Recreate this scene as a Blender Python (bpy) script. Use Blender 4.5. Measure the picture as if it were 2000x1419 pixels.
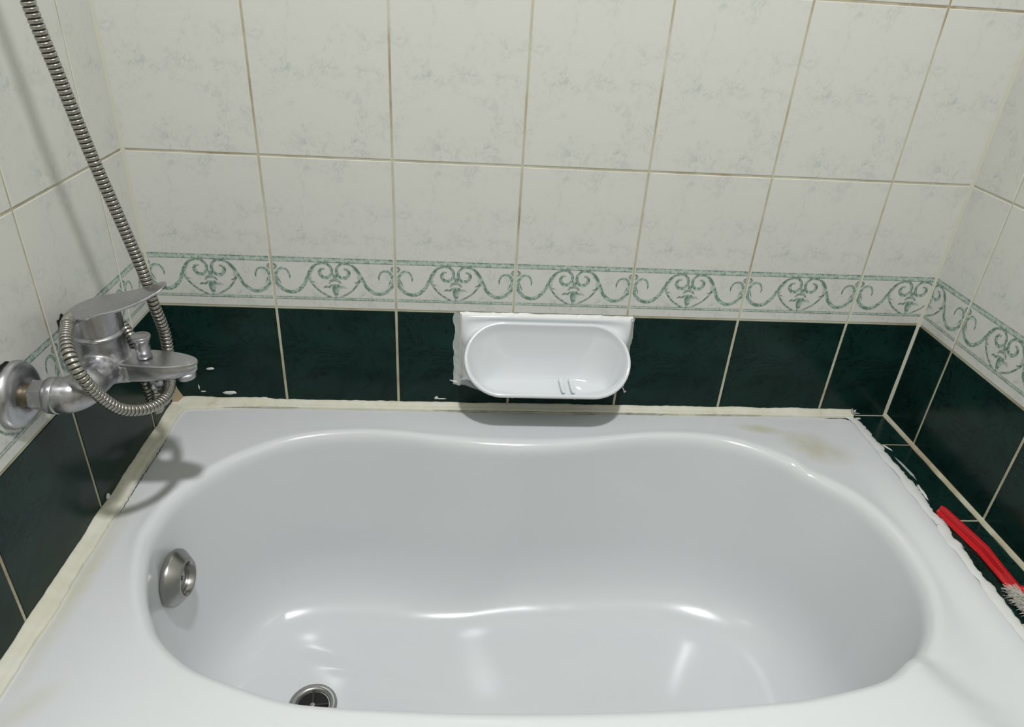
import bpy, bmesh, math, random
from mathutils import Vector, Matrix
from mathutils.noise import noise as pnoise
PI = math.pi
random.seed(7)
for o in list(bpy.data.objects): bpy.data.objects.remove(o)
scene = bpy.context.scene
COL = scene.collection

# ------------------------------------------------------------------ camera
cam_d = bpy.data.cameras.new('camera'); cam = bpy.data.objects.new('camera', cam_d); COL.objects.link(cam)
cam.location = (0.50524, -1.09821, 0.72097)
cam.rotation_euler = (1.05338, -0.05648, -0.05498)
cam_d.sensor_width = 36; cam_d.lens = 1378.73 / 2000 * 36; cam_d.clip_start = .02
scene.camera = cam
# ------------------------------------------------------------------ world (the room is closed; its glow barely enters)
world = bpy.data.worlds.new('world'); scene.world = world; world.use_nodes = True
world.node_tree.nodes['Background'].inputs[0].default_value = (.8, .85, .9, 1)
world.node_tree.nodes['Background'].inputs[1].default_value = .2
# ------------------------------------------------------------------ the ceiling lamp's light
LAMP = Vector((.65, -1.08, 2.08))
ld = bpy.data.lights.new('ceiling_lamp_light', 'AREA'); ld.shape = 'DISK'; ld.size = .11
ld.energy = 28; ld.color = (1.0, .998, 1.015)
lo = bpy.data.objects.new('ceiling_lamp_light', ld); COL.objects.link(lo); lo.location = LAMP
# ------------------------------------------------------------------ exposure
vs = scene.view_settings
vs.view_transform = 'Standard'; vs.look = 'None'; vs.gamma = 1; vs.use_curve_mapping = False; vs.exposure = 0.0

# ------------------------------------------------------------------ materials
def new_mat(name):
    m = bpy.data.materials.new(name); m.use_nodes = True
    return m, m.node_tree, m.node_tree.nodes['Principled BSDF']
def rgb(r, g, b):
    f = lambda c: (c / 255 / 12.92) if c / 255 <= .04045 else ((c / 255 + .055) / 1.055) ** 2.4
    return (f(r), f(g), f(b), 1)
def tex_noise(nt, scale, detail=4, rough=.55, dist=0, coord='Object', vec=None):
    n = nt.nodes.new('ShaderNodeTexNoise'); n.inputs['Scale'].default_value = scale
    n.inputs['Detail'].default_value = detail; n.inputs['Roughness'].default_value = rough
    n.inputs['Distortion'].default_value = dist
    if vec is None:
        tc = nt.nodes.new('ShaderNodeTexCoord'); vec = tc.outputs[coord]
    nt.links.new(vec, n.inputs['Vector']); return n
def ramp(nt, src, stops):
    r = nt.nodes.new('ShaderNodeValToRGB'); e = r.color_ramp.elements
    e[0].position, e[0].color = stops[0]; e[1].position, e[1].color = stops[-1]
    for p, c in stops[1:-1]:
        x = e.new(p); x.color = c
    nt.links.new(src, r.inputs['Fac']); return r
def mixc(nt, fac, a, b):
    m = nt.nodes.new('ShaderNodeMix'); m.data_type = 'RGBA'
    for s, v in ((0, fac), (6, a), (7, b)):
        if hasattr(v, 'is_output') or hasattr(v, 'links'): nt.links.new(v, m.inputs[s])
        else: m.inputs[s].default_value = v
    return m.outputs[2]
def bump(nt, bs, src, strength, dist=.001):
    b = nt.nodes.new('ShaderNodeBump'); b.inputs['Strength'].default_value = strength; b.inputs['Distance'].default_value = dist
    nt.links.new(src, b.inputs['Height']); nt.links.new(b.outputs['Normal'], bs.inputs['Normal'])
W0 = (0, 0, 0, 1); W1 = (1, 1, 1, 1)
M = {}
def simple(name, col, rough=.5, metal=0, coat=0):
    m, nt, bs = new_mat(name); bs.inputs['Base Color'].default_value = col
    bs.inputs['Roughness'].default_value = rough; bs.inputs['Metallic'].default_value = metal
    bs.inputs['Coat Weight'].default_value = coat
    M[name] = m; return m, nt, bs
# glazed off-white tile with faint grey-green marbling
def make_white(name, base, vein):
    m, nt, bs = simple(name, base, .28)
    n1 = tex_noise(nt, 22, 5, .6, .6); n2 = tex_noise(nt, 75, 6, .7, 1.4)
    r1 = ramp(nt, n1.outputs['Fac'], [(.46, W0), (.70, W1)])
    r2 = ramp(nt, n2.outputs['Fac'], [(.46, W0), (.72, W1)])
    mu = nt.nodes.new('ShaderNodeMath'); mu.operation = 'MULTIPLY'
    nt.links.new(r1.outputs[0], mu.inputs[0]); nt.links.new(r2.outputs[0], mu.inputs[1])
    n3 = tex_noise(nt, 26, 7, .62, 1.0)          # thin veins
    r3 = ramp(nt, n3.outputs['Fac'], [(.485, W0), (.5, (.5, .5, .5, 1)), (.515, W0)])
    ad = nt.nodes.new('ShaderNodeMath'); ad.operation = 'MULTIPLY_ADD'; ad.use_clamp = True
    nt.links.new(r3.outputs[0], ad.inputs[0]); ad.inputs[2].default_value = 0
    nt.links.new(r1.outputs[0], ad.inputs[1])
    ad2 = nt.nodes.new('ShaderNodeMath'); ad2.operation = 'ADD'; ad2.use_clamp = True
    nt.links.new(ad.outputs[0], ad2.inputs[0]); nt.links.new(mu.outputs[0], ad2.inputs[1])
    nt.links.new(mixc(nt, ad2.outputs[0], base, vein), bs.inputs['Base Color'])
make_white('white_tile', (.650, .655, .612, 1), (.41, .46, .44, 1))
m, nt, bs = simple('green_tile', (.008, .03, .026, 1), .2); bs.inputs['IOR'].default_value = 1.33; bs.inputs['Specular IOR Level'].default_value = .36
n = tex_noise(nt, 14, 6, .6, .5); r = ramp(nt, n.outputs['Fac'], [(.35, (.0045, .018, .0145, 1)), (.65, (.0085, .031, .025, 1))])
n2 = tex_noise(nt, 13, 8, .65, 1.5); r2 = ramp(nt, n2.outputs['Fac'], [(.485, W0), (.5, W1), (.515, W0)])
nt.links.new(mixc(nt, r2.outputs[0], r.outputs[0], (.0025, .009, .008, 1)), bs.inputs['Base Color'])
# printed scrollwork: stencil-like, patchy green ink on the tile
def make_print(name, dark, light, pos):
    m, nt, bs = simple(name, dark, .3)
    n = tex_noise(nt, 150, 5, .65, .8); r = ramp(nt, n.outputs['Fac'], [(pos - .04, dark), (pos + .14, light)])
    nt.links.new(r.outputs[0], bs.inputs['Base Color'])
make_print('print_line', (.13, .20, .165, 1), (.46, .52, .47, 1), .47)
make_print('print_scroll', (.13, .24, .185, 1), (.47, .555, .50, 1), .46)
make_print('print_pale', (.20, .32, .265, 1), (.50, .58, .525, 1), .40)
# grout: cream, browned in places
m, nt, bs = simple('grout', (.58, .57, .43, 1), .85)
n = tex_noise(nt, 5, 4, .7, .3); r = ramp(nt, n.outputs['Fac'], [(.40, (.58, .58, .45, 1)), (.52, (.46, .43, .30, 1)), (.63, (.30, .21, .11, 1))])
n2 = tex_noise(nt, 120, 3); mf = nt.nodes.new('ShaderNodeMath'); mf.operation = 'MULTIPLY'; mf.inputs[1].default_value = .6; nt.links.new(n2.outputs['Fac'], mf.inputs[0]); mx = mixc(nt, mf.outputs[0], r.outputs[0], (.52, .51, .39, 1)); nt.links.new(mx, bs.inputs['Base Color'])
simple('room_paint', (.62, .62, .59, 1), .6)
simple('floor_tile', (.45, .42, .36, 1), .35)
# acrylic tub with two old yellow-grey stains
m, nt, bs = simple('tub', (.70, .725, .738, 1), .21, coat=.12)
bs.inputs['Coat Roughness'].default_value = .09
tc = nt.nodes.new('ShaderNodeTexCoord')
def blob(cx, cy, rx, ry, ang):
    mp = nt.nodes.new('ShaderNodeMapping'); mp.vector_type = 'TEXTURE'
    mp.inputs['Location'].default_value = (cx, cy, 0); mp.inputs['Rotation'].default_value = (0, 0, ang)
    mp.inputs['Scale'].default_value = (rx, ry, .15)
    nt.links.new(tc.outputs['Object'], mp.inputs['Vector'])
    g = nt.nodes.new('ShaderNodeTexGradient'); g.gradient_type = 'SPHERICAL'; nt.links.new(mp.outputs[0], g.inputs[0])
    return g.outputs['Fac']
prev = (.70, .725, .738, 1)
nn = tex_noise(nt, 40, 3)
for (a, c, k) in (((1.147, -.105, .075, .045, -.35), (.60, .595, .50, 1), 1.6), ((1.062, -.058, .05, .016, -.2), (.60, .60, .48, 1), 1.6), ((.05, -.60, .05, .02, .9), (.66, .66, .60, 1), 1.2), ((.03, -.42, .018, .2, 0), (.66, .65, .55, 1), 1.3)):
    g = blob(*a)
    mm = nt.nodes.new('ShaderNodeMath'); mm.operation = 'MULTIPLY'; nt.links.new(g, mm.inputs[0]); nt.links.new(nn.outputs['Fac'], mm.inputs[1])
    m2 = nt.nodes.new('ShaderNodeMath'); m2.operation = 'MULTIPLY'; m2.use_clamp = True; nt.links.new(mm.outputs[0], m2.inputs[0]); m2.inputs[1].default_value = k * 1.6
    prev = mixc(nt, m2.outputs[0], prev, c)
nt.links.new(prev, bs.inputs['Base Color'])
simple('ceramic', (.72, .755, .775, 1), .06, coat=.5)
m, nt, bs = simple('sealant', (.70, .69, .59, 1), .55)
n = tex_noise(nt, 22, 5, .65, .4); r = ramp(nt, n.outputs['Fac'], [(.35, (.72, .71, .62, 1)), (.6, (.66, .65, .52, 1)), (.78, (.50, .46, .33, 1))])
nt.links.new(r.outputs[0], bs.inputs['Base Color']); n2 = tex_noise(nt, 180, 4); bump(nt, bs, n2.outputs['Fac'], .5, .0008)
m, nt, bs = simple('sealant_white', (.70, .71, .69, 1), .4)
n2 = tex_noise(nt, 150, 4); bump(nt, bs, n2.outputs['Fac'], .6, .0008)
m, nt, bs = simple('sealant_clear', (.62, .68, .66, 1), .25)
bs.inputs['Transmission Weight'].default_value = .35; n2 = tex_noise(nt, 150, 4); bump(nt, bs, n2.outputs['Fac'], .5, .0008)
simple('corner_joint', (.58, .58, .48, 1), .7)
simple('split_shade', (.035, .03, .022, 1), .9)
simple('rust_stain', (.34, .27, .17, 1), .8)
# chrome, matted by lime scale
m, nt, bs = simple('chrome', (.50, .50, .52, 1), .2, 1)
n = tex_noise(nt, 38, 6, .7, .5, 'Object'); r = ramp(nt, n.outputs['Fac'], [(.40, (.27,) * 3 + (1,)), (.70, (.42,) * 3 + (1,))])
nt.links.new(r.outputs[0], bs.inputs['Roughness'])
n2 = tex_noise(nt, 75, 5, .7, .3); r2 = ramp(nt, n2.outputs['Fac'], [(.56, (.46, .46, .48, 1)), (.72, (.60, .60, .62, 1))]); nt.links.new(r2.outputs[0], bs.inputs['Base Color'])
bump(nt, bs, n2.outputs['Fac'], .05, .0005)
m, nt, bs = simple('chrome_scaled', (.55, .55, .58, 1), .3, .9)
n = tex_noise(nt, 42, 6, .65, .3); r = ramp(nt, n.outputs['Fac'], [(.48, (.40, .40, .42, 1)), (.74, (.68, .68, .70, 1))]); nt.links.new(r.outputs[0], bs.inputs['Base Color'])
r2 = ramp(nt, n.outputs['Fac'], [(.46, (.30,) * 3 + (1,)), (.70, (.60,) * 3 + (1,))]); nt.links.new(r2.outputs[0], bs.inputs['Roughness'])
r3 = ramp(nt, n.outputs['Fac'], [(.54, W1), (.76, (.5,) * 3 + (1,))]); nt.links.new(r3.outputs[0], bs.inputs['Metallic'])
simple('brass', (.30, .25, .17, 1), .45, .9)
m, nt, bs = simple('hose_metal', (.42, .405, .37, 1), .27, 1)
simple('hose_groove', (.06, .055, .045, 1), .6, .5)
simple('nickel', (.36, .355, .335, 1), .3, 1)
simple('black_hole', (.004, .004, .004, 1), .7)
simple('red_plastic', (.52, .012, .016, 1), .35)
simple('bristle', (.85, .84, .78, 1), .7)
simple('foil', (.5, .5, .5, 1), .35, .6)
simple('lamp_white', (.8, .8, .8, 1), .4)

# ------------------------------------------------------------------ helpers
def link_mesh(name, me, mat, parent=None, loc=(0, 0, 0)):
    o = bpy.data.objects.new(name, me); COL.objects.link(o); o.location = loc
    if mat and not me.materials: me.materials.append(M[mat])
    if parent: o.parent = parent
    return o
def obj(name, bm, mat, parent=None, smooth=True, loc=(0, 0, 0)):
    me = bpy.data.meshes.new(name); bmesh.ops.recalc_face_normals(bm, faces=bm.faces) if bm.faces else None
    bm.to_mesh(me); bm.free()
    if smooth:
        for p in me.polygons: p.use_smooth = True
    return link_mesh(name, me, mat, parent, loc)
def sharp(o, ang=35):
    me = o.data; bm = bmesh.new(); bm.from_mesh(me)
    for e in bm.edges:
        if len(e.link_faces) == 2 and e.calc_face_angle(0) > math.radians(ang): e.smooth = False
    bm.to_mesh(me); bm.free(); return o
def tag(o, label, cat, group=None):
    o['label'] = label; o['category'] = cat
    if group: o['group'] = group
    return o
def structure(o, label=None):
    o['kind'] = 'structure'
    if label: o['label'] = label
    return o
def empty(name, loc=(0, 0, 0)):
    o = bpy.data.objects.new(name, None); COL.objects.link(o); o.location = loc; o.empty_display_size = .02; return o
def rings_bm(rings, close_u=True, cap0=False, cap1=False, bm=None):
    bm = bm or bmesh.new(); R = [[bm.verts.new(p) for p in r] for r in rings]; n = len(R[0])
    for a, b in zip(R, R[1:]):
        for i in range(n if close_u else n - 1):
            j = (i + 1) % n
            try: bm.faces.new((a[i], a[j], b[j], b[i]))
            except ValueError: pass
    if cap0: bm.faces.new(R[0][::-1])
    if cap1: bm.faces.new(R[-1])
    return bm
def lathe(prof, origin, axis, seg=40, bm=None, cap0=True, cap1=True):
    """prof: (distance along axis, radius)"""
    ax = Vector(axis).normalized(); q = Vector((0, 0, 1)).rotation_difference(ax); o = Vector(origin)
    rings = [[o + q @ Vector((r * math.cos(2 * PI * i / seg), r * math.sin(2 * PI * i / seg), h)) for i in range(seg)] for h, r in prof]
    return rings_bm(rings, True, cap0, cap1, bm)
def catmull(pts, n=12, closed=False):
    P = [Vector(p) for p in pts]; out = []; N = len(P)
    rng = range(N if closed else N - 1)
    for i in rng:
        g = (lambda k: P[k % N]) if closed else (lambda k: P[max(0, min(N - 1, k))])
        a, b, c, d = g(i - 1), g(i), g(i + 1), g(i + 2)
        for k in range(n):
            t = k / n
            out.append(.5 * ((2 * b) + (c - a) * t + (2 * a - 5 * b + 4 * c - d) * t * t + (3 * b - a - 3 * c + d) * t ** 3))
    if not closed: out.append(P[-1])
    return out
def resample(pts, step=None, count=None, closed=False):
    P = list(pts) + ([pts[0]] if closed else []); L = [0]
    for a, b in zip(P, P[1:]): L.append(L[-1] + (b - a).length)
    if count is None: count = max(2, int(L[-1] / step) + 1)
    out = []; k = 0
    for i in range(count):
        s = L[-1] * i / (count if closed else count - 1)
        while k < len(L) - 2 and L[k + 1] < s: k += 1
        d = L[k + 1] - L[k]; t = (s - L[k]) / d if d > 0 else 0
        out.append(P[k].lerp(P[k + 1], t))
    return out
def tube(path, radii, seg=16, bm=None, caps=True):
    rings = []; prev = None
    for i, p in enumerate(path):
        t = (path[min(i + 1, len(path) - 1)] - path[max(i - 1, 0)]).normalized()
        if prev is None:
            u = t.cross(Vector((0, 0, 1)));  u = u if u.length > .1 else t.cross(Vector((0, 1, 0)))
        else: u = prev - t * prev.dot(t)
        u.normalize(); prev = u; v = t.cross(u); r = radii[i] if hasattr(radii, '__len__') else radii
        rings.append([p + u * r * math.cos(2 * PI * k / seg) + v * r * math.sin(2 * PI * k / seg) for k in range(seg)])
    return rings_bm(rings, True, caps, caps, bm)
def box(bm, x0, x1, y0, y1, z0, z1):
    v = [bm.verts.new((x, y, z)) for x in (x0, x1) for y in (y0, y1) for z in (z0, z1)]
    for f in ((0, 1, 3, 2), (4, 6, 7, 5), (0, 4, 5, 1), (2, 3, 7, 6), (0, 2, 6, 4), (1, 5, 7, 3)): bm.faces.new([v[i] for i in f])
    return bm

# ------------------------------------------------------------------ the room
XR = 1.33269; YF = -2.3; ZF = -.56; ZC = 2.14
TW = .2; TH = .2527; G = .0021; TK = .006; PR = .0009     # tile size, half joint, thickness, proud of the grout
ZG = .19392                                           # top edge of the green course
def plane_box(name, a, mat, label=None):
    bm = bmesh.new(); box(bm, *a); return structure(obj(name, bm, mat, smooth=False), label)
wall_back = plane_box('wall_back', (-.12, XR + .12, PR, .12, ZF, ZC), 'grout', 'back wall of marbled white, scroll border and dark green tiles')
wall_left = plane_box('wall_left', (-.12, -PR, YF, PR, ZF, ZC), 'grout', 'tiled wall on the left behind the mixer tap')
wall_right = plane_box('wall_right', (XR + PR, XR + .12, YF, PR, ZF, ZC), 'grout', 'tiled wall on the right above the green ledge')
wall_front = plane_box('wall_front', (-.12, XR + .12, YF - .1, YF, ZF, ZC), 'room_paint')
floor = plane_box('floor', (-.12, XR + .12, YF - .1, .12, ZF - .1, ZF), 'floor_tile')
ceiling = plane_box('ceiling', (-.12, XR + .12, YF - .1, .12, ZC, ZC + .1), 'room_paint')

# scroll border print, drawn from strokes in the tile's own plane (u across .2 m, v up), laid as thin flat ink
def s2uv(x, y):
    xl = 20 + .083 * y; yt = 8 + .0185 * x
    return ((x - xl) / 1885 * TW, (1 - (y - yt) / 765) * .0916)
def cat2(pts, n=8): return [Vector((p.x, p.y)) for p in catmull([(a, b, 0) for a, b in pts], n)]
STROKES = []          # (points in m, widths in m, material slot)
def stroke(pix, w0, w1, w2, slot, mirror=True, conv=True):
    pts = cat2([s2uv(*q) if conv else q for q in pix]); n = len(pts)
    ws = []
    for i in range(n):
        t = i / (n - 1); ws.append((w0 * (1 - t) ** 2 + 2 * w1 * t * (1 - t) + w2 * t * t) / 1885 * TW * 1.22)
    STROKES.append((pts, ws, slot))
    if mirror: STROKES.append(([Vector((2 * .1005 - p.x, p.y)) for p in pts], ws, slot))
stroke([(306, 330), (308, 270), (262, 205), (195, 182), (125, 215), (92, 290), (105, 385), (165, 465), (250, 515), (335, 535), (420, 515), (500, 455), (550, 375), (585, 285), (628, 195), (700, 125), (790, 102)], 8, 78, 24, 1)
stroke([(790, 102), (870, 112), (930, 165), (950, 230), (925, 290), (865, 318), (800, 300), (762, 250), (765, 205), (800, 185), (835, 188)], 24, 62, 20, 1)
stroke([(806, 300), (780, 265), (768, 225), (785, 195)], 20, 70, 10, 0)
stroke([(120, 300), (140, 350), (178, 410)], 4, 24, 6, 0); stroke([(195, 182), (265, 215), (304, 290), (306, 325)], 4, 22, 8, 0)
stroke([(110, 400), (180, 480), (270, 530), (340, 542)], 6, 20, 8, 0); stroke([(590, 300), (640, 190), (700, 135)], 10, 46, 10, 0)
stroke([(870, 112), (930, 150), (962, 225), (945, 280)], 6, 22, 10, 0)
stroke([(602, 340), (660, 415), (760, 510), (880, 580), (980, 628), (1025, 645)], 20, 22, 26, 0)
stroke([(600, 300), (625, 350), (655, 375), (692, 380)], 14, 26, 8, 0)
stroke([(645, 330), (628, 280), (645, 225), (690, 180)], 6, 30, 6, 2)
stroke([(915, 402), (935, 365), (995, 347), (1058, 365), (1100, 408)], 12, 60, 10, 0, False)
stroke([(828, 468), (870, 448), (915, 455), (955, 420)], 6, 46, 8, 0)
stroke([(1012, 412), (1014, 440), (1017, 500), (1022, 560), (1026, 618)], 80, 135, 0, 1, False)
stroke([(970, 430), (975, 500), (1000, 560), (1022, 610)], 10, 14, 6, 0); 
for yy in (455, 500, 545): stroke([(985, yy), (1015, yy + 10), (1045, yy)], 4, 12, 4, 0, False)
stroke([(975, 300), (985, 278), (1000, 275), (1015, 285), (1022, 300), (1010, 318), (992, 320), (978, 305)], 22, 22, 22, 0, False)
stroke([(38, 92), (72, 122), (100, 150), (82, 175), (60, 205)], 6, 46, 10, 0)
# horizontal bands
def hband(v0, v1, slot): STROKES.append(([Vector((0, (v0 + v1) / 2)), Vector((.05, (v0 + v1) / 2)), Vector((.1, (v0 + v1) / 2)), Vector((.15, (v0 + v1) / 2)), Vector((.2, (v0 + v1) / 2))], [v1 - v0] * 5, slot))
hband(.0840, .0912, 2); hband(.0900, .0914, 0); hband(.0836, .0846, 0)
hband(.0172, .0210, 2); hband(.0203, .0211, 0); hband(.0169, .0178, 0)
def print_mesh(u0, u1):
    bm = bmesh.new()
    for k, (pts, ws, slot) in enumerate(STROKES):
        d = -(.00014 + k * .000009 + (0 if slot == 2 else .0001)); L = []
        for i, p in enumerate(pts):
            t = (pts[min(i + 1, len(pts) - 1)] - pts[max(i - 1, 0)]); t.normalize(); nn = Vector((-t.y, t.x)) * max(ws[i], .0003) / 2
            L.append((bm.verts.new((p.x + nn.x, d, p.y + nn.y)), bm.verts.new((p.x - nn.x, d, p.y - nn.y))))
        for a, b in zip(L, L[1:]):
            f = bm.faces.new((a[0], b[0], b[1], a[1])); f.material_index = slot
    for x, s in ((u0, -1), (u1, 1)):
        geom = bm.verts[:] + bm.edges[:] + bm.faces[:]
        bmesh.ops.bisect_plane(bm, geom=geom, plane_co=(x, 0, 0), plane_no=(s, 0, 0), clear_outer=True)
    for f in bm.faces:
        f.normal_update()
        if f.normal.y > 0: f.normal_flip()
    me = bpy.data.meshes.new('border_print'); bm.to_mesh(me); bm.free()
    for s in ('print_line', 'print_scroll', 'print_pale'): me.materials.append(M[s])
    return me
def tile_mesh(u0, u1, h, mat):
    """a pillowed-edge tile in its own plane: x = u, z = up, glazed face towards -y at y = 0"""
    g = G if mat == 'green_tile' else .0015; a, b, c, d = u0 + g, u1 - g, g, h - g; e = .0012
    bm = bmesh.new()
    loops = [[(a, TK, c), (b, TK, c), (b, TK, d), (a, TK, d)], [(a, .0009, c), (b, .0009, c), (b, .0009, d), (a, .0009, d)],
             [(a + e * .4, .00025, c + e * .4), (b - e * .4, .00025, c + e * .4), (b - e * .4, .00025, d - e * .4), (a + e * .4, .00025, d - e * .4)],
             [(a + e, 0, c + e), (b - e, 0, c + e), (b - e, 0, d - e), (a + e, 0, d - e)]]
    rings_bm(loops, True, True, True, bm); bmesh.ops.recalc_face_normals(bm, faces=bm.faces)
    me = bpy.data.meshes.new('tile'); bm.to_mesh(me); bm.free(); me.materials.append(M[mat]); return me
cache = {}
def lay_wall(wall, cols, place, rotz):
    for (u0, u1, o) in cols:
        for row in range(-1, 8):
            z = ZG + row * TH; kind = 'green_tile' if row == -1 else ('border_tile' if row == 0 else 'wall_tile')
            h = TH if z + TH < ZC else ZC - z
            key = (round(u0, 4), round(u1, 4), round(h, 4), row == -1)
            if key not in cache: cache[key] = tile_mesh(u0, u1, h, 'green_tile' if row == -1 else 'white_tile')
            t = bpy.data.objects.new(kind, cache[key]); COL.objects.link(t); t.parent = wall
            t.location = place(o, z); t.rotation_euler = (random.uniform(-.0012, .0012), 0, rotz + random.uniform(-.001, .001))
            if row == 0:
                k2 = ('p', round(u0, 4), round(u1, 4))
                if k2 not in cache: cache[k2] = print_mesh(u0 + G + .001, u1 - G - .001)
                p = bpy.data.objects.new('printed_border', cache[k2]); COL.objects.link(p); p.parent = t
X0 = .19739 - TW
cols = [(-X0, TW, X0)] + [(0, TW, X0 + TW * k) for k in range(1, 6)] + [(0, XR - (X0 + 6 * TW), X0 + 6 * TW)]
lay_wall(wall_back, cols, lambda o, z: (o, 0, z), 0)
LA, RB = .09145, .0986
lay_wall(wall_left, [(0, LA, -LA)] + [(0, TW, -LA - TW * k) for k in range(1, 8)], lambda o, z: (0, o, z), PI / 2)
lay_wall(wall_right, [(TW - RB, TW, -RB + TW)] + [(0, TW, -RB - TW * k) for k in range(0, 7)], lambda o, z: (XR, o, z), -PI / 2)
# grout fillets in the two corners
for nm, x, s in (('corner_grout', 0, 1), ('corner_grout', XR, -1)):
    bm = bmesh.new(); rr = []
    for i in range(60):
        z = -.02 + i * (ZC + .02) / 59; w = .0042 + .0012 * pnoise(Vector((x * 9, 0, z * 14)))
        rr.append([(x + s * w, .001, z), (x + s * w * .9, -.0006, z), (x + s * w * .3, -w * .35, z), (x + s * .0004, -w * .9, z), (x - s * .001, -w, z)])
    rings_bm(rr, False, bm=bm); obj(nm, bm, 'corner_joint', wall_back)
bm = bmesh.new()      # rust coloured old grout low in the back left corner
rings_bm([[(.0005, -.004, .052), (.002, -.003, .052), (.004, -.0005, .052)], [(.0005, -.008, .03), (.004, -.005, .03), (.008, -.0008, .03)], [(.001, -.016, .006), (.009, -.009, .006), (.019, -.001, .006)], [(.001, -.02, 0), (.01, -.012, 0), (.022, -.001, 0)]], False, bm=bm)
obj('stained_grout', bm, 'rust_stain', wall_back)
# chipped plaster holes around the tap's wall fixings
def chip(cy, cz, ry, rz, seed):
    random.seed(seed); bm = bmesh.new(); n = 18; c = bm.verts.new((.0008, cy, cz)); vs_ = []
    for i in range(n):
        k = random.uniform(.7, 1.15); a = 2 * PI * i / n; vs_.append(bm.verts.new((.0006, cy + ry * k * math.cos(a), cz + rz * k * math.sin(a))))
    for i in range(n): bm.faces.new((c, vs_[i], vs_[(i + 1) % n]))
    obj('chipped_hole', bm, 'black_hole', wall_left, False)
chip(-.262, .287, .012, .015, 3); chip(-.392, .295, .016, .007, 5)

# ------------------------------------------------------------------ bathtub
tub = empty('bathtub', (.62, -.36, ZF))
tag(tub, 'white oval bathtub filling the alcove, built in below the green tiles', 'bathtub')
TO = Vector((-.62, .36, -ZF))        # children are modelled in room coordinates
def tubpart(name, bm, mat, **k):
    o = obj(name, bm, mat, tub, **k); o.location = TO; return o
inner = [(.106, -.418), (.089, -.363), (.084, -.324), (.094, -.258), (.132, -.19), (.177, -.144), (.228, -.112), (.285, -.095), (.353, -.089), (.415, -.094), (.477, -.105), (.556, -.116), (.649, -.119), (.735, -.108), (.783, -.098), (.84, -.088), (.906, -.085), (.955, -.09), (1.002, -.104), (1.048, -.132), (1.082, -.163), (1.122, -.195), (1.158, -.246), (1.176, -.320), (1.172, -.40), (1.148, -.466), (1.112, -.515), (1.068, -.547), (1.02, -.574), (.933, -.593), (.869, -.600), (.747, -.606), (.573, -.607), (.45, -.602), (.376, -.597), (.325, -.590), (.257, -.567), (.203, -.543), (.155, -.503), (.126, -.46)]
P = resample(catmull([(a, b, 0) for a, b in inner], 10, True), count=320, closed=True)
CX, CY = .60, -.355; DEP = .35
XE = lambda y: 1.262 - .017 * max(0, min(1, (-y - .2) / .35))          # the tub's right edge runs a little out of square
def floor_pt(a):
    ex = 4.2; c, s = math.cos(a), math.sin(a)
    return Vector((.572 + .407 * math.copysign(abs(c) ** (2 / ex), c), -.364 + .143 * math.copysign(abs(s) ** (2 / ex), s), 0))
def angle_to_floor(p): return math.atan2((p.y + .35) / .262, (p.x - .628) / .545)
def outer_pt(p, q):
    x0, x1, y0, y1 = .014, 1.262, -.705, -.010
    c = Vector((.62, -.36, 0)); d = p - c
    # rounded rectangle, superelliptic
    hx, hy = (x1 - x0) / 2, (y1 - y0) / 2; cc = Vector(((x0 + x1) / 2, (y0 + y1) / 2, 0)); d = p - cc
    ex = 60; r = (abs(d.x / hx) ** ex + abs(d.y / hy) ** ex) ** (-1 / ex)
    o = cc + d * r; o.x += (XE(o.y) - 1.262) * (1 if o.x > 1.0 else 0)
    return o
def sstep(a, b, x):
    t = max(0, min(1, (x - a) / (b - a))); return t * t * (3 - 2 * t)
def dip(x, y, z):
    """the head end of the rim lies a little lower than the long sides"""
    # front crease passes (1.07,-.542) heading (.43,-.9); back crease passes (1.085,-.165) heading (.62,.78)
    df = (x - 1.074) * .9 + (y + .542) * .43
    db = (x - 1.082) * .78 - (y + .160) * .62
    k = sstep(-.004, .026, df) * sstep(-.004, .03, db) * (1 - sstep(XE(y) - .062, XE(y) - .016, x)) * sstep(-.12, -.01, z) * (1.0 if x > 1.0 else 0)
    return -.010 * k
rings = []
NP = []
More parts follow.
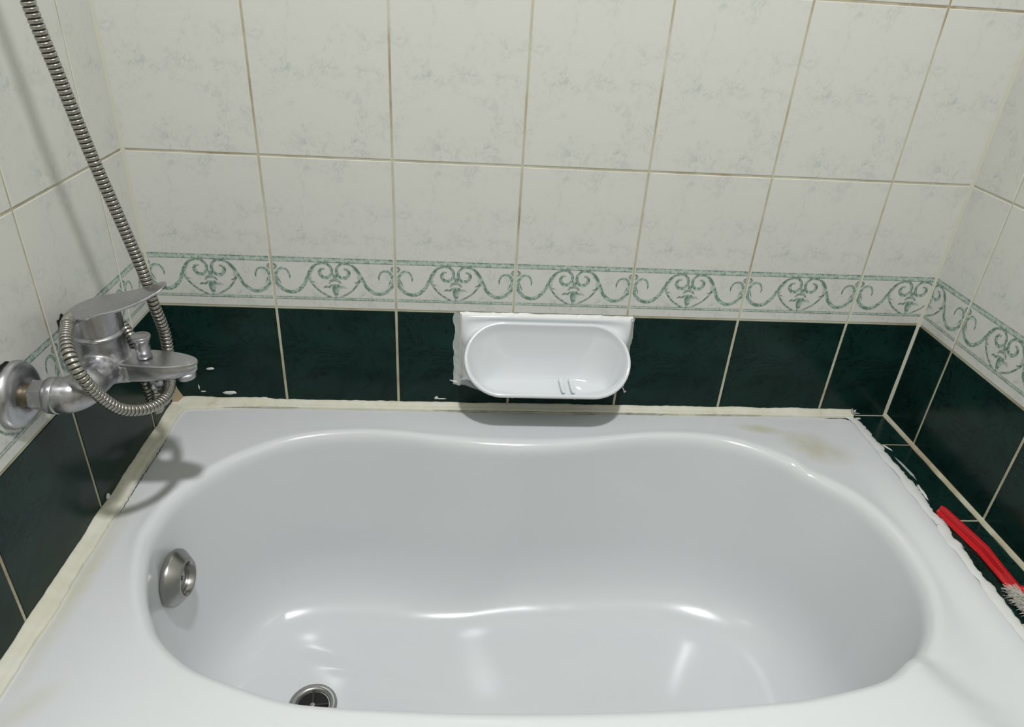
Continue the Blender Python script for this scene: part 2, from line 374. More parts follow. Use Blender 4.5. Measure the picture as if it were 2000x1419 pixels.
for p in P:
    q = floor_pt(angle_to_floor(p)); o = outer_pt(p, q)
    L = (q - p).length; hd = (q - p) / L; od = (o - p); OL = od.length; od = od / OL
    pts = []
    # apron, outer edge
    for dz in (-.50, -.12, -.03): pts.append(o + od * 0 + Vector((0, 0, dz)))
    for t in (0, .33, .66, 1):
        a = PI / 2 * t; pts.append(o - od * (.010 * (1 - math.cos(a))) + Vector((0, 0, -.010 + .010 * math.sin(a))))
    r0 = .020; start = OL - .010
    for t in (.75, .5, .3, .15): pts.append(p + od * (r0 + (start - r0) * t) + Vector((0, 0, .0006 * (1 - t))))
    pts.append(p + od * r0 + Vector((0, 0, .0015)))
    # wall: P (rim corner) -> B -> Q
    fl = min(.9 * L, .100 + .04 * max(0, hd.x * -1) ** 2); bd = L - fl; B = p + hd * bd + Vector((0, 0, -DEP)); P0 = p + Vector((0, 0, .0015))
    wdir = (B - P0).normalized()
    A0 = p + od * r0 + Vector((0, 0, .0015)); A1 = P0 + wdir * .026
    for i in range(1, 11):
        t = i / 10; pts.append(A0 * (1 - t) ** 2 + P0 * 2 * t * (1 - t) + A1 * t * t)
    fz = .125; E = B - wdir * fz
    for i in range(1, 15): 
        t = i / 14; c = A1.lerp(E, t); pts.append(c)
    Q = q + Vector((0, 0, -DEP))
    for i in range(1, 17):
        t = i / 16; pts.append(E * (1 - t) ** 2 + B * 2 * t * (1 - t) + Q * t * t)
    for t in (.04, .12, .3, .5, .7, .86, .95):
        c = Q.lerp(Vector((.572, -.365, -DEP)), t); pts.append(c)
    pts = [Vector((v.x, v.y, v.z + dip(v.x, v.y, v.z))) for v in pts]
    pts = [Vector((v.x, v.y, v.z - (.008 * (1 - sstep(.085, .115, math.hypot((v.x - .25) * .8, v.y + .36))) if v.z < -.30 else 0))) for v in pts]
    NP.append(pts)
rings = list(map(list, zip(*NP)))
bm = rings_bm(rings, True, False, True)
shell = tubpart('tub_shell', bm, 'tub')
so = shell.modifiers.new('s', 'SUBSURF'); so.levels = 0; so.render_levels = 1

# overflow fitting on the left inner wall
ctr = Vector((.094, -.332, -.089)); axo = Vector((1, -.04, .03)).normalized()
tubpart('overflow_flange', lathe([(0, .040), (.003, .0420), (.008, .0420), (.011, .0405), (.023, .0285), (.0245, .0268), (.0238, .0248), (.014, .0225), (.008, .0215)], ctr, axo, 56), 'nickel')
tubpart('overflow_cap', lathe([(.0081, .0185), (.013, .0180), (.0140, .0165), (.0142, .006), (.0135, .0055), (.0135, .001)], ctr, axo, 40), 'nickel')
bm = bmesh.new(); c2 = ctr + axo * .0146
u = axo.cross(Vector((0, 0, 1))).normalized(); v = axo.cross(u)
for ang in (0, PI / 2):
    a = u * math.cos(ang) + v * math.sin(ang); b = axo.cross(a)
    vv = [bm.verts.new(c2 + a * sx * .0045 + b * sy * .0011) for sx, sy in ((-1, -1), (1, -1), (1, 1), (-1, 1))]; bm.faces.new(vv)
tubpart('overflow_screw', bm, 'black_hole', smooth=False)
# drain
dc = Vector((.279, -.356, -DEP - .0085))
tubpart('drain_flange', lathe([(0, .036), (.002, .0395), (.0045, .039), (.0062, .034), (.0055, .029), (.000, .0265), (-.006, .0255), (-.02, .025)], dc, (0, 0, 1), 56, cap0=False, cap1=False), 'nickel')
tubpart('drain_shade_disc', lathe([(-.0085, .0262), (-.0085, .001)], dc + Vector((0, 0, .0098)), (0, 0, 1), 40, cap0=False), 'black_hole')  # flat black disc over the floor, colour stands in for shade in the drain
bm = bmesh.new()
for k in range(2):
    b2 = bmesh.new(); box(b2, -.0255, .0255, -.0013, .0013, 0, .003); b2.transform(Matrix.Translation(dc + Vector((0, 0, .0016))) @ Matrix.Rotation(PI / 2 * k + .1, 4, 'Z'))
    me = bpy.data.meshes.new('t'); b2.to_mesh(me); b2.free(); bm.from_mesh(me)
tubpart('drain_cross', bm, 'hose_groove', smooth=False)
tubpart('drain_screw', lathe([(0, .0042), (.001, .0042), (.0016, .003)], dc + Vector((0, 0, .0044)), (0, 0, 1), 20), 'nickel')

# ------------------------------------------------------------------ tiled ledge on the right
ledge = empty('tiled_ledge', (1.30, -.4, ZF)); tag(ledge, 'narrow dark green tiled ledge between the tub and the right wall', 'ledge')
LO = Vector((-1.30, .4, -ZF))
rr = []
for y in (-.0005, -.2, -.3, -.4, -.55, -.705):
    x = XE(y) + .0012; rr.append([(x, y, ZF), (XR + PR, y, ZF), (XR + PR, y, -.0028), (x, y, -.0028)])
o = obj('ledge_base', rings_bm(rr, True, True, True), 'grout', ledge, False); o.location = LO
ys = [-.0025, -.0975, -.2975, -.4975, -.70]
for a, b in zip(ys, ys[1:]):
    bm = bmesh.new(); g = .0018; e = .001
    def lp(i, z): return [(XE(b) + .0014 + i, b + g + i, z), (XR - .006 - i, b + g + i, z), (XR - .006 - i, a - g - i, z), (XE(a) + .0014 + i, a - g - i, z)]
    rings_bm([lp(0, -.006), lp(0, -.0022), lp(e * .4, -.0016), lp(e, -.0013)], True, True, True, bm)
    o = obj('ledge_tile', bm, 'green_tile', ledge, False); o.location = LO
bm = bmesh.new(); rr = []
for i in range(90):
    y = -.001 - i * .72 / 89; w = .006 + .0016 * pnoise(Vector((3, y * 30, 0)))
    rr.append([(XR - w, y, -.0016), (XR - w * .8, y, .0004), (XR - .002, y, .0032), (XR + .001, y, .0036)])
rings_bm(rr, False, bm=bm); o = obj('ledge_grout', bm, 'grout', ledge); o.location = LO

# ------------------------------------------------------------------ sealant beads round the tub
def bead(name, path, up, out, h, w, mat, seed, hn=.35, wn=.3, n=220, lift=.0, step=.0016):
    """path on the wall at rim height; up, out unit vectors"""
    pts = resample(catmull(path, 12), count=n); rr = []; up = Vector(up); out = Vector(out)
    for i, p in enumerate(pts):
        t = i / (n - 1); s = sum(((pts[k] - pts[k - 1]).length for k in (i,)), 0) if i else 0
        f = i * (pts[1] - pts[0]).length
        a = pnoise(Vector((f * 18, seed, 0))); b = pnoise(Vector((f * 14, seed + 9, 2))); c = pnoise(Vector((f * 90, seed, 5))); c2 = pnoise(Vector((f * 70, seed + 3, 7)))
        hh = (h(t) if callable(h) else h) * (1 + hn * a * 1.6) + .0009 * c; ww = (w(t) if callable(w) else w) * (1 + wn * b * 1.6) + .0012 * c2
        hh = max(hh, .001); ww = max(ww, .0015)
        rr.append([p - up * .004 , p + up * hh * .98, p + up * hh + out * .0012, p + up * (hh * .55 + .0004 * c) + out * ww * .35, p + up * (hh * .3 + .0005 + .0006 * c2) + out * ww * .65, p + up * (step + .0008) + out * (ww * .93), p + up * (.0002) + out * ww, p - up * .004 + out * ww * .98])
    return rings_bm(rr, False)
o = obj('sealant_bead', bead('b', [(.004, 0, .0012), (.3, 0, .0012), (.7, 0, .0012), (1.262, 0, .0012)], (0, 0, 1), (0, -1, 0), lambda t: .0095 + .003 * math.exp(-((t - .07) / .06) ** 2), lambda t: .0135 + .012 * math.exp(-(t / .07) ** 2), 'sealant', 1, .16, .12, 320), 'sealant')
back_bead = tag(o, 'cream sealant bead along the back edge of the tub under the soap dish', 'sealant')
o = obj('sealant_bead', bead('b', [(0, -.004, .0012), (0, -.3, .0012), (0, -.705, .0012)], (0, 0, 1), (1, 0, 0), lambda t: .0085, lambda t: .0200 + .008 * math.exp(-(t / .08) ** 2), 'sealant', 4, .3, .16, 240), 'sealant')
left_bead = tag(o, 'thick yellowed sealant bead along the left end of the tub below the tap', 'sealant')
edge = [(1.254, -.010, -.001)] + [(XE(y) + .0008, y, -.001) for y in (-.03, -.08, -.14, -.2, -.3, -.42, -.52, -.69)]
# smeared sealant: a thin skin with a ragged edge spilling onto the ledge
def smear(seed=11, n=420):
    pts = resample(catmull(edge, 14), count=n); rr = []
    for i, p in enumerate(pts):
        f = -p.y
        a = pnoise(Vector((f * 16, seed, 0))); b = pnoise(Vector((f * 70, seed, 3))); c = pnoise(Vector((f * 34, seed + 5, 1)))
        out = .0075 + .006 * a + .005 * max(0, c) + .0045 * b + .002 * pnoise(Vector((f * 170, seed, 6))); out = max(out, .0015); inn = .009 + .004 * pnoise(Vector((f * 25, seed, 8)))
        inn += .002 * b; rr.append([Vector((p.x - inn, p.y, -.0006)), Vector((p.x - inn * .6, p.y, .0009 + .0005 * b)), Vector((p.x - .001, p.y, .0014 + .0008 * c + .0004 * b)), Vector((p.x + out * .45, p.y, .0012 + .0006 * b)), Vector((p.x + out * .9, p.y, -.0001)), Vector((p.x + out, p.y, -.0018))])
    return rings_bm(rr, False)
o = obj('sealant_smear', smear(), 'sealant_white'); right_bead = tag(o, 'ragged white sealant smeared along the right edge of the tub beside the ledge', 'sealant')
# combed ridges left by a finger beside the brush, and two loose flakes on the ledge tiles
for k in range(8):
    y = -.294 - k * .0042 - (.030 if k > 4 else 0); x = 1.262 - (.004 if k > 3 else 0)
    pts = [Vector((x - .011 + .0165 * t, y - .008 * t * t + .002, .0008 + .0009 * math.sin(PI * t))) for t in [i / 8 for i in range(9)]]
    pts = [Vector((q.x * 1, q.y, q.z)) for q in pts]
    bm = bmesh.new(); tube(pts, [.0003 + .0005 * math.sin(PI * i / 8) for i in range(9)], 6, bm)
    obj('sealant_ridge', bm, 'sealant_white', right_bead)
def flake(cx, cy, lx, ly, ang, z, seed, mat, parent, name='sealant_flake', vertical=False):
    random.seed(seed); n = 20; bm = bmesh.new(); top = []; base = []
    for i in range(n):
        a = 2 * PI * i / n; k = random.uniform(.86, 1.1) if vertical else random.uniform(.72, 1.18); x = lx * k * math.cos(a); y = ly * k * math.sin(a)
        xx = x * math.cos(ang) - y * math.sin(ang); yy = x * math.sin(ang) + y * math.cos(ang)
        if vertical: base.append((cx + xx, z + .0002, cy + yy)); top.append((cx + xx * .7, z - .0012, cy + yy * .7))
        else: base.append((cx + xx, cy + yy, z)); top.append((cx + xx * .7, cy + yy * .7, z + .0014))
    rings_bm([base, top], True, True, True, bm); return obj(name, bm, mat, parent)
flake(1.281, -.168, .003, .034, .07, -.0016, 21, 'sealant_clear', right_bead); flake(1.275, -.228, .003, .022, -.1, -.0016, 22, 'sealant_white', right_bead); flake(1.279, -.108, .0022, .012, .5, -.0014, 23, 'sealant_white', right_bead); flake(1.268, -.016, .009, .0035, .2, -.0012, 24, 'sealant_white', right_bead)
for a in ((.098, .022, .0135, .0042, .06, 31), (.071, .071, .0075, .0028, .15, 32), (.046, .033, .0012, .005, .05, 33), (.052, .024, .005, .0012, 0, 34), (.157, .0125, .007, .002, 0, 35), (.196 + .27, .019, .004, .003, .5, 36), (.474, .0175, .012, .0009, 0, 37)):
    flake(a[0], a[1], a[2], a[3], a[4], 0, a[5], 'sealant_white', back_bead, 'sealant_blob', True)
o = flake(0, 0, .001, .001, 0, 0, 1, 'sealant_white', left_bead, 'sealant_blob'); bpy.data.objects.remove(o)
bm = bmesh.new(); lathe([(0, .005), (.0015, .0045), (.003, .002)], (0.0004, -.272, .013), (1, 0, 0), 12, bm); obj('sealant_blob', bm, 'sealant_white', left_bead)
# dark strip along the split between bead and tub, its shade put into colour
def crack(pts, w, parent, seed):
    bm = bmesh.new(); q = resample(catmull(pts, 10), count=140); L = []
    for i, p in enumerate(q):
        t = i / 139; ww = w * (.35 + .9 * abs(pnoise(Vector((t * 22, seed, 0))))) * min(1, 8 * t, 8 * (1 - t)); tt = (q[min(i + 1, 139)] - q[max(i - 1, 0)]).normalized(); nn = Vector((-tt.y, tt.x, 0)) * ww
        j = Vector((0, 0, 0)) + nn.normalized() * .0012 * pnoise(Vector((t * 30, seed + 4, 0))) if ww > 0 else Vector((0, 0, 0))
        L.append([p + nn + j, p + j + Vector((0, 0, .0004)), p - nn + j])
    rings_bm(L, False, bm=bm); obj('split_line', bm, 'split_shade', parent)
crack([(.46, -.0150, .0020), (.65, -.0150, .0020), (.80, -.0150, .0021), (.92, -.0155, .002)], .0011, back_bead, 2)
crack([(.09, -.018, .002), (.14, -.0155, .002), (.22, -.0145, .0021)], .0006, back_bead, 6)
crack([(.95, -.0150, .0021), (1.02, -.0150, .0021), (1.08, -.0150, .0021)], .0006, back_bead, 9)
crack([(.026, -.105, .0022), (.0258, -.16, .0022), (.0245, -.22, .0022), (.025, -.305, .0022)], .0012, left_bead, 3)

# ------------------------------------------------------------------ soap dish
dish = empty('soap_dish', (.655, 0, .05)); tag(dish, 'white ceramic wall soap dish set in the green tiles over the tub', 'soap dish')
DO = Vector((-.655, 0, -.05))
N = 200; half = .1435; tc_ = Vector((.6575, -.058, .137)); 
tv = Vector((0, .092, .094)).normalized(); SL = .131 / 2        # rim plane leans out from the wall
def stadium(a, hx, hy, ex=2.6):
    c, s = math.cos(a), math.sin(a); r = (abs(c / hx) ** ex + abs(s / hy) ** ex) ** (-1 / ex); return r * c, r * s
def rim(a, hx, hy, off=Vector((0, 0, 0))):
    # racetrack with round ends
    c, s = math.cos(a), math.sin(a); k = hx - hy; c2, s2 = abs(c), abs(s)
    if s2 * k >= c2 * hy: r = hy / s2
    else: r = k * c2 + math.sqrt(max(0, hy * hy - (k * s2) ** 2))
    x, y = r * c, r * s; return tc_ + Vector((x, 0, 0)) + tv * y + off
nrm = Vector((0, -.094, .092)).normalized()
ang = []
for i in range(N):
    ang.append(0)
def _ang():
    # even spacing along a .30 x .14 rectangle so its corners are caught
    per = [(1, 0)]; hx, hz = .1505, .0697; tot = 4 * (hx + hz); out = []
    for i in range(N):
        s = tot * i / N
        if s < hz: x, z = hx, s
        elif s < hz + 2 * hx: x, z = hx - (s - hz), hz
        elif s < 3 * hz + 2 * hx: x, z = -hx, hz - (s - hz - 2 * hx)
        elif s < 3 * hz + 4 * hx: x, z = -hx + (s - 3 * hz - 2 * hx), -hz
        else: x, z = hx, -hz + (s - 3 * hz - 4 * hx)
        out.append(math.atan2(z, x))
    return out
ang = _ang()
def wallrect(a, x0, x1, z0, z1, y, ex=36):
    cx, cz = (x0 + x1) / 2, (z0 + z1) / 2; hx, hz = (x1 - x0) / 2, (z1 - z0) / 2
    c, s = math.cos(a), math.sin(a) ; r = (abs(c / hx) ** ex + abs(s / hz) ** ex) ** (-1 / ex); return Vector((cx + r * c, y, cz + r * s))
def floorp(a, k=1.0):
    x, y = stadium(a, .105 * k, .024 * k, 2.6); return Vector((.658 + x, -.053 + y, .079))
def L3(a, b, t): return a.lerp(b, t)
rg = []
wr = [wallrect(a, .506, .807, .052, .1915, .002) for a in ang]; wr1 = [wallrect(a, .506, .807, .052, .1915, -.004) for a in ang]; wr2 = [wallrect(a, .509, .804, .054, .189, -.0085) for a in ang]
rg += [wr, wr1, wr2]
out0 = [rim(a, half - .001, SL, -nrm * .010) for a in ang]
for t in (.25, .5, .75):
    rg.append([L3(wr2[i], out0[i], t) + Vector((0, 0, 0)) + nrm * (-.004 * math.sin(PI * t)) for i in range(N)])
rg.append(out0)
rg.append([rim(a, half, SL + .0008, -nrm * .004) for a in ang])
rg.append([rim(a, half - .001, SL, -nrm * .0012) for a in ang])
rg.append([rim(a, half - .0035, SL - .0028) for a in ang])
rg.append([rim(a, half - .006, SL - .005, -nrm * .001) for a in ang])
r4 = [rim(a, half - .0078, SL - .0065, -nrm * .005) for a in ang]; rg.append(r4)
fp = [floorp(a) for a in ang]
for k in range(1, 13):
    t = k / 12; row = []
    for i in range(N):
        a0 = r4[i]; q = fp[i]; ctrl = a0.lerp(q, .45) + Vector((0, 0, 0)); ctrl = Vector((a0.x * .45 + q.x * .55, a0.y * .5 + q.y * .5 + .004, q.z + .002)) if True else ctrl
        row.append(a0 * (1 - t) ** 2 + ctrl * 2 * t * (1 - t) + q * t * t)
    rg.append(row)
rg.append([floorp(a, .8) for a in ang]); rg.append([floorp(a, .4) for a in ang])
bm = rings_bm(rg, True, True, True); o = obj('dish_body', bm, 'ceramic', dish); o.location = DO
for x in (.686, .703):
    q = [Vector((x - .0015, -.035, .0885)), Vector((x - .001, -.039, .0862)), Vector((x, -.047, .0838)), Vector((x, -.06, .0832)), Vector((x + .0005, -.072, .0838)), Vector((x + .001, -.081, .0862))]
    q = catmull(q, 5); n = len(q); o = obj('soap_ridge', tube(q, [.0034 * min(1, .3 + 5 * min(i, n - 1 - i) / n) for i in range(n)], 12), 'ceramic', dish); o.location = DO
for x in (.598, .706):
    o = obj('drip_nib', lathe([(0, .003), (.004, .003), (.006, .0018)], (x, -.081, .0795), (0, 0, -1), 14), 'ceramic', dish); o.location = DO
def vbead(p0, p1, w, d, seed, mat, nm, sgn):
    rr = []; n = 90; p0, p1 = Vector(p0), Vector(p1)
    side = (p1 - p0).normalized().cross(Vector((0, -1, 0))) * sgn
    for i in range(n):
        t = i / (n - 1); p = p0.lerp(p1, t); f = t * (p1 - p0).length
        a = pnoise(Vector((f * 40, seed, 0))); b = pnoise(Vector((f * 130, seed, 3)))
        ww = w * (1 + .45 * a) + .0008 * b; y = Vector((0, -1, 0))
        rr.append([p - side * .0025 + y * d, p + side * ww * .2 + y * (d * .8 + .0006 * b), p + side * ww * .5 + y * (d * .35), p + side * ww * .85 + y * .0012, p + side * ww + y * .0001])
    o = obj(nm, rings_bm(rr, False), mat, dish); o.location = DO
vbead((.507, 0, .194), (.507, 0, .050), .0105, .006, 1, 'sealant_clear', 'dish_sealant', 1)
vbead((.5065, 0, .193), (.507, 0, .075), .0035, .009, 5, 'sealant', 'dish_sealant', 1)
vbead((.806, 0, .193), (.806, 0, .052), .006, .006, 2, 'sealant_clear', 'dish_sealant', -1)
vbead((.506, 0, .1905), (.808, 0, .1905), .0045, .006, 3, 'sealant_white', 'dish_sealant', -1)
vbead((.502, 0, .053), (.53, 0, .050), .004, .004, 8, 'sealant_clear', 'dish_sealant', 1)
tubp = [Vector((.509, -.001, .053)), Vector((.499, -.002, .056)), Vector((.490, -.001, .0585))]; o = obj('sealant_tail', tube(tubp, [.003, .002, .0006], 8), 'sealant_white', dish); o.location = DO
tubp = [Vector((.806, -.002, .052)), Vector((.811, -.002, .046)), Vector((.813, -.002, .040)), Vector((.8155, -.002, .043))]; o = obj('sealant_tail', tube(catmull(tubp, 5), .0009, 8), 'sealant_white', dish); o.location = DO

# ------------------------------------------------------------------ mixer tap
MX, MY, MZ = .066, -.305, .258
tap = empty('bath_mixer', (0, MY, MZ)); tag(tap, 'chrome single lever bath mixer tap spotted with lime on the left wall', 'tap')
TOF = Vector((0, -MY, -MZ))
def tp(name, bm, mat, **k):
    o = obj(name, bm, mat, tap, **k); o.location = TOF; return o
for y, zq in ((-.385, .259), (-.240, .243)):
    f = tp('wall_flange', lathe([(-.004, .0395), (.004, .0400), (.0075, .0388), (.011, .035), (.0135, .028), (.0145, .0195), (.0135, .0145)], (0, y, zq), (1, 0, 0), 56), 'chrome')
    th = [(.012 + k * .0009, .0128 if k % 2 else .0118) for k in range(13)]
    tp('threaded_stub', lathe(th, (0, y, zq), (1, 0, 0), 32), 'brass')
    if y > -.3: continue          # the far fixing is hidden by the tower, only its flange can be glimpsed
    nutb = bmesh.new(); q = []
    for x, r in ((.0205, .0165), (.022, .0182), (.036, .0182), (.0375, .0165)):
        q.append([(x, y + r * math.cos(PI / 3 * k + .3), zq + r * math.sin(PI / 3 * k + .3)) for k in range(6)])
    rings_bm(q, True, True, True, nutb); tp('union_nut', nutb, 'chrome_scaled', smooth=False)
    tp('union_collar', lathe([(.0372, .019), (.0385, .0212), (.0480, .0218), (.0492, .0212)], (0, y, zq), (1, 0, 0), 40), 'chrome')
# body: cross bar with swept ends and the tower for the cartridge, fused into one casting
bm = bmesh.new()
path = catmull([(.047, -.385, .259), (.060, -.3835, .2595), (.069, -.372, .260), (.0695, -.352, .260), (.068, -.325, .259), (.066, -.305, .258), (.060, -.280, .253), (.053, -.262, .247), (.046, -.250, .243), (.038, -.243, .243), (.030, -.240, .243)], 8)
def br(p):
    d = abs(p.y - MY)
    if p.y > MY: return .0245 - .0085 * min(1, d / .05)
    return .0215 if d > .055 else .0205 + .004 * (1 - d / .055)
tube(path, [br(p) for p in path], 28, bm)
lathe([(-.024, .018), (-.018, .0245), (-.004, .0295), (.010, .0300), (.022, .0282), (.030, .0272), (.042, .0272)], (MX, MY, MZ), (0, 0, 1), 40, bm)
rr = []
for x, hw, zt, zb in ((.055, .021, .2665, .236), (.075, .0235, .2665, .2355), (.092, .0222, .2668, .237), (.1, .0215, .2668, .238)):
    rr.append([(x, MY + hw * .98 * math.copysign(abs(math.cos(a)) ** .45, math.cos(a)), (zt + zb) / 2 + (zt - zb) / 2 * math.copysign(abs(math.sin(a)) ** .5, math.sin(a))) for a in [2 * PI * i / 32 for i in range(32)]])
rings_bm(rr, True, True, True, bm)
body = tp('mixer_body', bm, 'chrome_scaled')
r_ = body.modifiers.new('r', 'REMESH'); r_.mode = 'VOXEL'; r_.voxel_size = .0013; r_.use_smooth_shade = True
s_ = body.modifiers.new('s', 'SMOOTH'); s_.iterations = 14; s_.factor = .6
# spout: flat topped, thinning to a round lip
def spout_outline(k, inset=0, xs=.072, xe=.1775):
    out = []; n = 40; hw0 = .0218 - inset; xe -= inset
    for i in range(n + 1):
        a = -PI / 2 + PI * i / n; out.append((xe - .055 + .055 * math.cos(a) if math.cos(a) > 0 else xe - .055, hw0 * .97 * math.sin(a)))
    return [(xs, -hw0 * .9)] + out + [(xs, hw0 * .9)]
def sp(z, inset, dz=lambda x: -.055 * max(0, x - .075), xe=.1775): return [(x, MY + y, z + dz(x)) for x, y in spout_outline(0, inset, xe=xe)]
top = sp(.2682, .0008); 
sl = lambda x: .0075 * max(0, (x - .088) / .09)
bm = rings_bm([sp(.2645, .0), sp(.2670, .0), sp(.2680, .0007), sp(.2682, .0016)], True, True, True); sharp(tp('spout_top', bm, 'chrome'))
bm = rings_bm([sp(.2650, .0012, xe=.1735), sp(.2625, .0010, xe=.1740), sp(.2600, .0006, xe=.1765), sp(.2430, .0010, sl, .1765), sp(.2395, .0025, sl, .175), sp(.2380, .006, sl, .172)], True, True, True); sharp(tp('spout_body', bm, 'chrome'), 50)
tp('aerator', lathe([(0, .012), (.007, .012), (.009, .0105), (.0085, .008)], (.160, MY, .2465), (.05, 0, -1), 28), 'chrome_scaled')
tp('diverter_stem', lathe([(0, .0090), (.004, .0080), (.007, .0078), (.008, .0086), (.022, .0088), (.024, .0084)], (.1145, MY, .2675), (0, 0, 1), 32), 'chrome')
tp('diverter_knob', lathe([(0, .0084), (.0018, .0104), (.004, .0116), (.0068, .0116), (.0076, .0108), (.0066, .0094), (.006, .003)], (.1145, MY, .2895), (0, 0, 1), 36), 'chrome')
tp('hose_outlet', lathe([(0, .0105), (.006, .0105), (.007, .0085), (.012, .0085)], (.117, MY + .004, .243), (0, 0, -1), 28), 'chrome')
# cartridge collar, cap and lever
tp('collar_ring', lathe([(0, .0286), (.0015, .0292), (.0028, .0286), (.0040, .0268), (.0085, .0268)], (MX, MY, .2985), (0, 0, 1), 48), 'chrome')
bm = bmesh.new(); NR = 56; rows = []
lev = lambda x: .3250 + .22 * (x - .036) + 1.5 * max(0, x - .085) ** 2
for z in (.306, .308, None):
    rows.append([(MX + .0296 * math.cos(2 * PI * i / NR), MY + .0296 * math.sin(2 * PI * i / NR), (z if z else lev(MX + .0296 * math.cos(2 * PI * i / NR)) + .001)) for i in range(NR)])
rings_bm(rows, True, True, True, bm); sharp(tp('cartridge_cap', bm, 'chrome'))
def lever_half(x):
    if x < MX: return .0302 * math.sqrt(max(0, 1 - ((MX - x) / .0302) ** 2))
    t = (x - MX) / (.1520 - MX)
    w = .0302 * (1 - t) ** 1.1 + .0115 * t ** .5 * (1 - (1 - t) ** 3) + .004 * math.sin(PI * t)
    if x > .1440: w *= math.sqrt(max(0, 1 - ((x - .1440) / .0080) ** 2))
    return max(w, .0001)
xs = [MX - .0302 * math.cos(PI / 2 * i / 12) for i in range(12)] + [MX + (.1440 - MX) * i / 22 for i in range(23)] + [.1440 + .0080 * math.sin(PI / 2 * i / 8) for i in range(1, 9)]
def edge_loop(dz, ins, under=False):
    a = []; b = []
    for x in xs:
        th = .0055 if not under else 0
        h = max(lever_half(x) - ins, .00005); xx = MX + (x - MX) * (1 - ins * 6)
        z = lev(x) + dz + .0035 * math.sin(min(1, max(0, (x - .08) / .08)) * PI) * -.6
        a.append((xx, MY - h, z)); b.append((xx, MY + h, z))
    return a + b[::-1]
bm = rings_bm([edge_loop(-.0018, .0022), edge_loop(-.001, .0006), edge_loop(.0012, 0), edge_loop(.0022, .0006), edge_loop(.0025, .0022)], True, True, True)
# replace caps by strips so the long faces shade cleanly
bmesh.ops.delete(bm, geom=[f for f in bm.faces if len(f.verts) > 8], context='FACES'); bm.verts.ensure_lookup_table()
n2_ = 2 * len(xs)
for base in (0, 4 * n2_):
    for i in range(len(xs) - 1):
        a, b, c, d = base + i, base + i + 1, base + n2_ - 2 - i, base + n2_ - 1 - i
        try: bm.faces.new([bm.verts[k] for k in (a, b, c, d)])
        except ValueError: pass
bm.transform(Matrix.Translation((MX, MY, 0)) @ Matrix.Rotation(math.radians(14), 4, 'Z') @ Matrix.Translation((-MX, -MY, 0)))
sharp(tp('lever', bm, 'chrome'), 40)

# ------------------------------------------------------------------ shower hose, wound once round the tap
hose = empty('shower_hose', (.118, -.305, .226)); tag(hose, 'ribbed metal shower hose looped once around the mixer tap', 'shower hose')
HO = Vector((-.118, .305, -.226))
hp = [(.030, -.345, 1.15), (.055, -.325, .95), (.071, -.310, .77), (.078, -.299, .661), (.083, -.287, .595), (.089, -.272, .513), (.100, -.262, .434), (.112, -.256, .358), (.118, -.26, .319), (.122, -.255, .274), (.1205, -.256, .228), (0.1220, -0.2694, 0.2087), (0.1291, -0.2929, 0.2090), (0.1311, -0.3204, 0.2117), (0.1221, -0.3494, 0.2182), (0.1081, -0.3737, 0.2340), (0.0992, -0.3920, 0.2614), (0.0936, -0.4070, 0.2949), (0.0840, -0.4023, 0.3179), (0.0725, -0.3831, 0.3296), (0.0611, -0.3558, 0.3312), (.055, -.342, .331), (.033, -.290, .315), (.021, -.246, .299), (.019, -.216, .287), (.029, -.204, .277), (.045, -.206, .261), (.062, -.219, .242), (.073, -.234, .215), (.078, -.244, .190), (.084, -.251, .171), (.093, -.263, .163), (.103, -.277, .172), (.111, -.289, .192), (.116, -.298, .212), (.117, -.300, .222)]
pitch = .0053
cp = resample(catmull(hp, 14), step=pitch / 8)
RH = .0073
rad = []
PROF = [RH - .0032, RH - .0006, RH - .0001, RH, RH - .0005, RH - .0002, RH - .0003, RH - .0009]
rad = [PROF[i % 8] for i in range(len(cp))]
o = obj('hose_sleeve', tube(cp, rad, 16), 'hose_metal', hose); o.location = HO
o.data.materials.append(M['hose_groove'])
for k, f in enumerate(o.data.polygons):
    if (k // 16) % 8 in (0, 7) and k < 16 * (len(cp) - 1): f.material_index = 1
o = obj('hose_nut', lathe([(0, .0075), (.002, .0095), (.012, .0100), (.014, .0095)], (.117, -.300, .219), (0, .12, 1), 24), 'chrome', hose); o.location = HO

# ------------------------------------------------------------------ red scrubbing brush on the ledge
br_ = empty('scrubbing_brush', (1.285, -.37, -.0013)); tag(br_, 'red plastic handled brush with white bristles lying on the green ledge', 'brush')
BO = Vector((-1.285, .37, .0013))
spine = [(1.2725, -.2785, .0065), (1.2735, -.284, .0065), (1.2795, -.325, .0066), (1.2840, -.358, .0066), (1.2855, -.368, .0067), (1.2822, -.410, .008), (1.2795, -.450, .0095)]
sw = [.0046, .0070, .0080, .0084, .0082, .0064, .0058]
sp_ = [Vector(spine[j]).lerp(Vector(spine[j + 1]), k / 8) for j in range(6) for k in range(8)] + [Vector(spine[-1])]; rr = []
for i, p in enumerate(sp_):
    t = i / 8; k = min(int(t), 5); w = sw[k] + (sw[k + 1] - sw[k]) * min(1, t - k)
    tt = (sp_[min(i + 1, len(sp_) - 1)] - sp_[max(i - 1, 0)]).normalized(); side = tt.cross(Vector((0, 0, 1))).normalized()  # towards -x
    if side.x > 0: side = -side
    h = .012; U = Vector((0, 0, 1)); b0 = p - U * p.z - U * .0010
    zz = p.z - .0065
    rec = min(1, i / 4, (len(sp_) - 1 - i) / 10)
    pr = [(1, 0), (1.06, .0022), (.96, .0032), (.60, .0026 + .0026 * (1 - rec)), (.22, .0036 + .006 * (1 - rec)), (.10, h * .98), (-.05, h * 1.04), (-.80, h * 1.0), (-1, h * .85), (-1, 0)]
    rr.append([b0 + U * (z + zz) + side * s * w for s, z in pr])
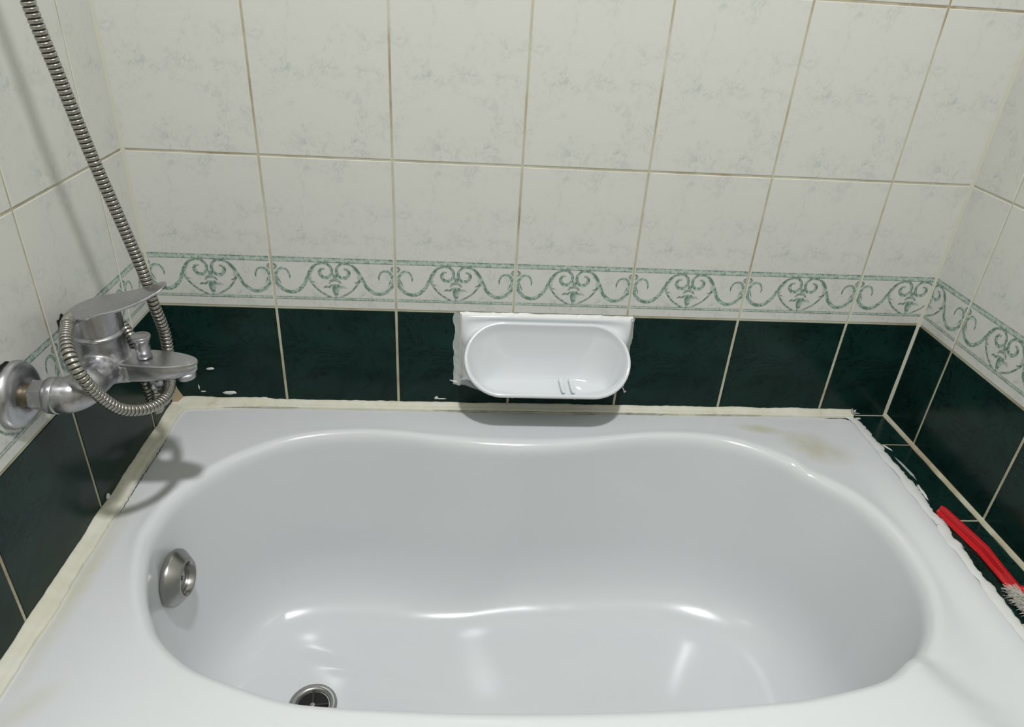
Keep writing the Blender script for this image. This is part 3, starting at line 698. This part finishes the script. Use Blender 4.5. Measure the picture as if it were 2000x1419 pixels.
o = obj('handle', rings_bm(rr, True, True, True), 'red_plastic', br_); o.location = BO; sharp(o, 40)
hb = [(1.2775, -.447, .0085), (1.286, -.453, .0105), (1.292, -.470, .0115), (1.293, -.500, .0120), (1.291, -.530, .0120), (1.287, -.545, .0115)]
q = catmull(hb, 8); o = obj('brush_head', tube(q, [.0052 + .0045 * math.sin(PI * min(1, i / (len(q) - 1))) for i in range(len(q))], 16), 'red_plastic', br_); o.location = BO
random.seed(5); bm = bmesh.new()
for i in range(1500):
    t = random.random(); base = Vector((1.283 + .006 * t, -.4535 - .085 * t, .0085 + random.uniform(-.003, .004)))
    d = Vector((-1, random.gauss(.05 - .2 * t, .42), random.gauss(.15, .38))).normalized(); ln = random.uniform(.016, .027)
    if base.z + d.z * ln < .0002: d.z = abs(d.z) * .3; d.normalize()
    a = d.cross(Vector((0, 0, 1))).normalized() * .00028; b = d.cross(a).normalized() * .00028
    tip = base + d * ln + Vector((0, 0, random.uniform(-.001, .002))); mid = base + d * ln * .6
    vb = [bm.verts.new(base + a), bm.verts.new(base - a * .5 + b), bm.verts.new(base - a * .5 - b)]; vt = [bm.verts.new(tip + a * .8), bm.verts.new(tip - a * .4 + b * .8), bm.verts.new(tip - a * .4 - b * .8)]
    for k in range(3): bm.faces.new((vb[k], vb[(k + 1) % 3], vt[(k + 1) % 3], vt[k]))
    bm.faces.new(vt)
o = obj('bristles', bm, 'bristle', br_, False); o.location = BO; o['kind'] = 'stuff'

# ------------------------------------------------------------------ scrap of foil in the back right corner
random.seed(9); bm = bmesh.new(); bmesh.ops.create_icosphere(bm, subdivisions=2, radius=.0042)
for v_ in bm.verts: v_.co *= 1 + .55 * pnoise(v_.co * 420); v_.co.z *= 1.25
bm.transform(Matrix.Translation((1.2635, -.0075, .0085)))
ex = bmesh.new(); ex.free()
lathe([(0, .0016), (.008, .0010), (.010, .0004)], (1.2645, -.0075, .006), (1, -.3, .12), 7, bm)
lathe([(0, .0015), (.008, .0011), (.0095, .0004)], (1.262, -.0065, .009), (-.5, -.1, .9), 7, bm)
tag(obj('foil_scrap', bm, 'foil', None, False), 'tiny crumpled grey foil scrap at the back right corner of the tub', 'scrap')

# ------------------------------------------------------------------ ceiling lamp fitting (above the frame; it is what lights the room)
lamp = empty('ceiling_lamp', (LAMP.x, LAMP.y, ZC)); tag(lamp, 'small round white ceiling lamp over the foot of the tub', 'lamp')
o = obj('lamp_housing', lathe([(0, .075), (.04, .075), (.045, .07), (.045, .062), (.03, .058)], (0, 0, 0), (0, 0, -1), 48), 'lamp_white', lamp)

# nest the small fittings one level deeper
def nest(child, parent_name):
    p = [o for o in tub.children if o.name.startswith(parent_name)][0]
    for c in [o for o in tub.children if o.name.startswith(child)]: c.parent = p; c.location = (0, 0, 0)
nest('overflow_cap', 'overflow_flange'); nest('overflow_screw', 'overflow_flange')
nest('drain_shade_disc', 'drain_flange'); nest('drain_cross', 'drain_flange'); nest('drain_screw', 'drain_flange')
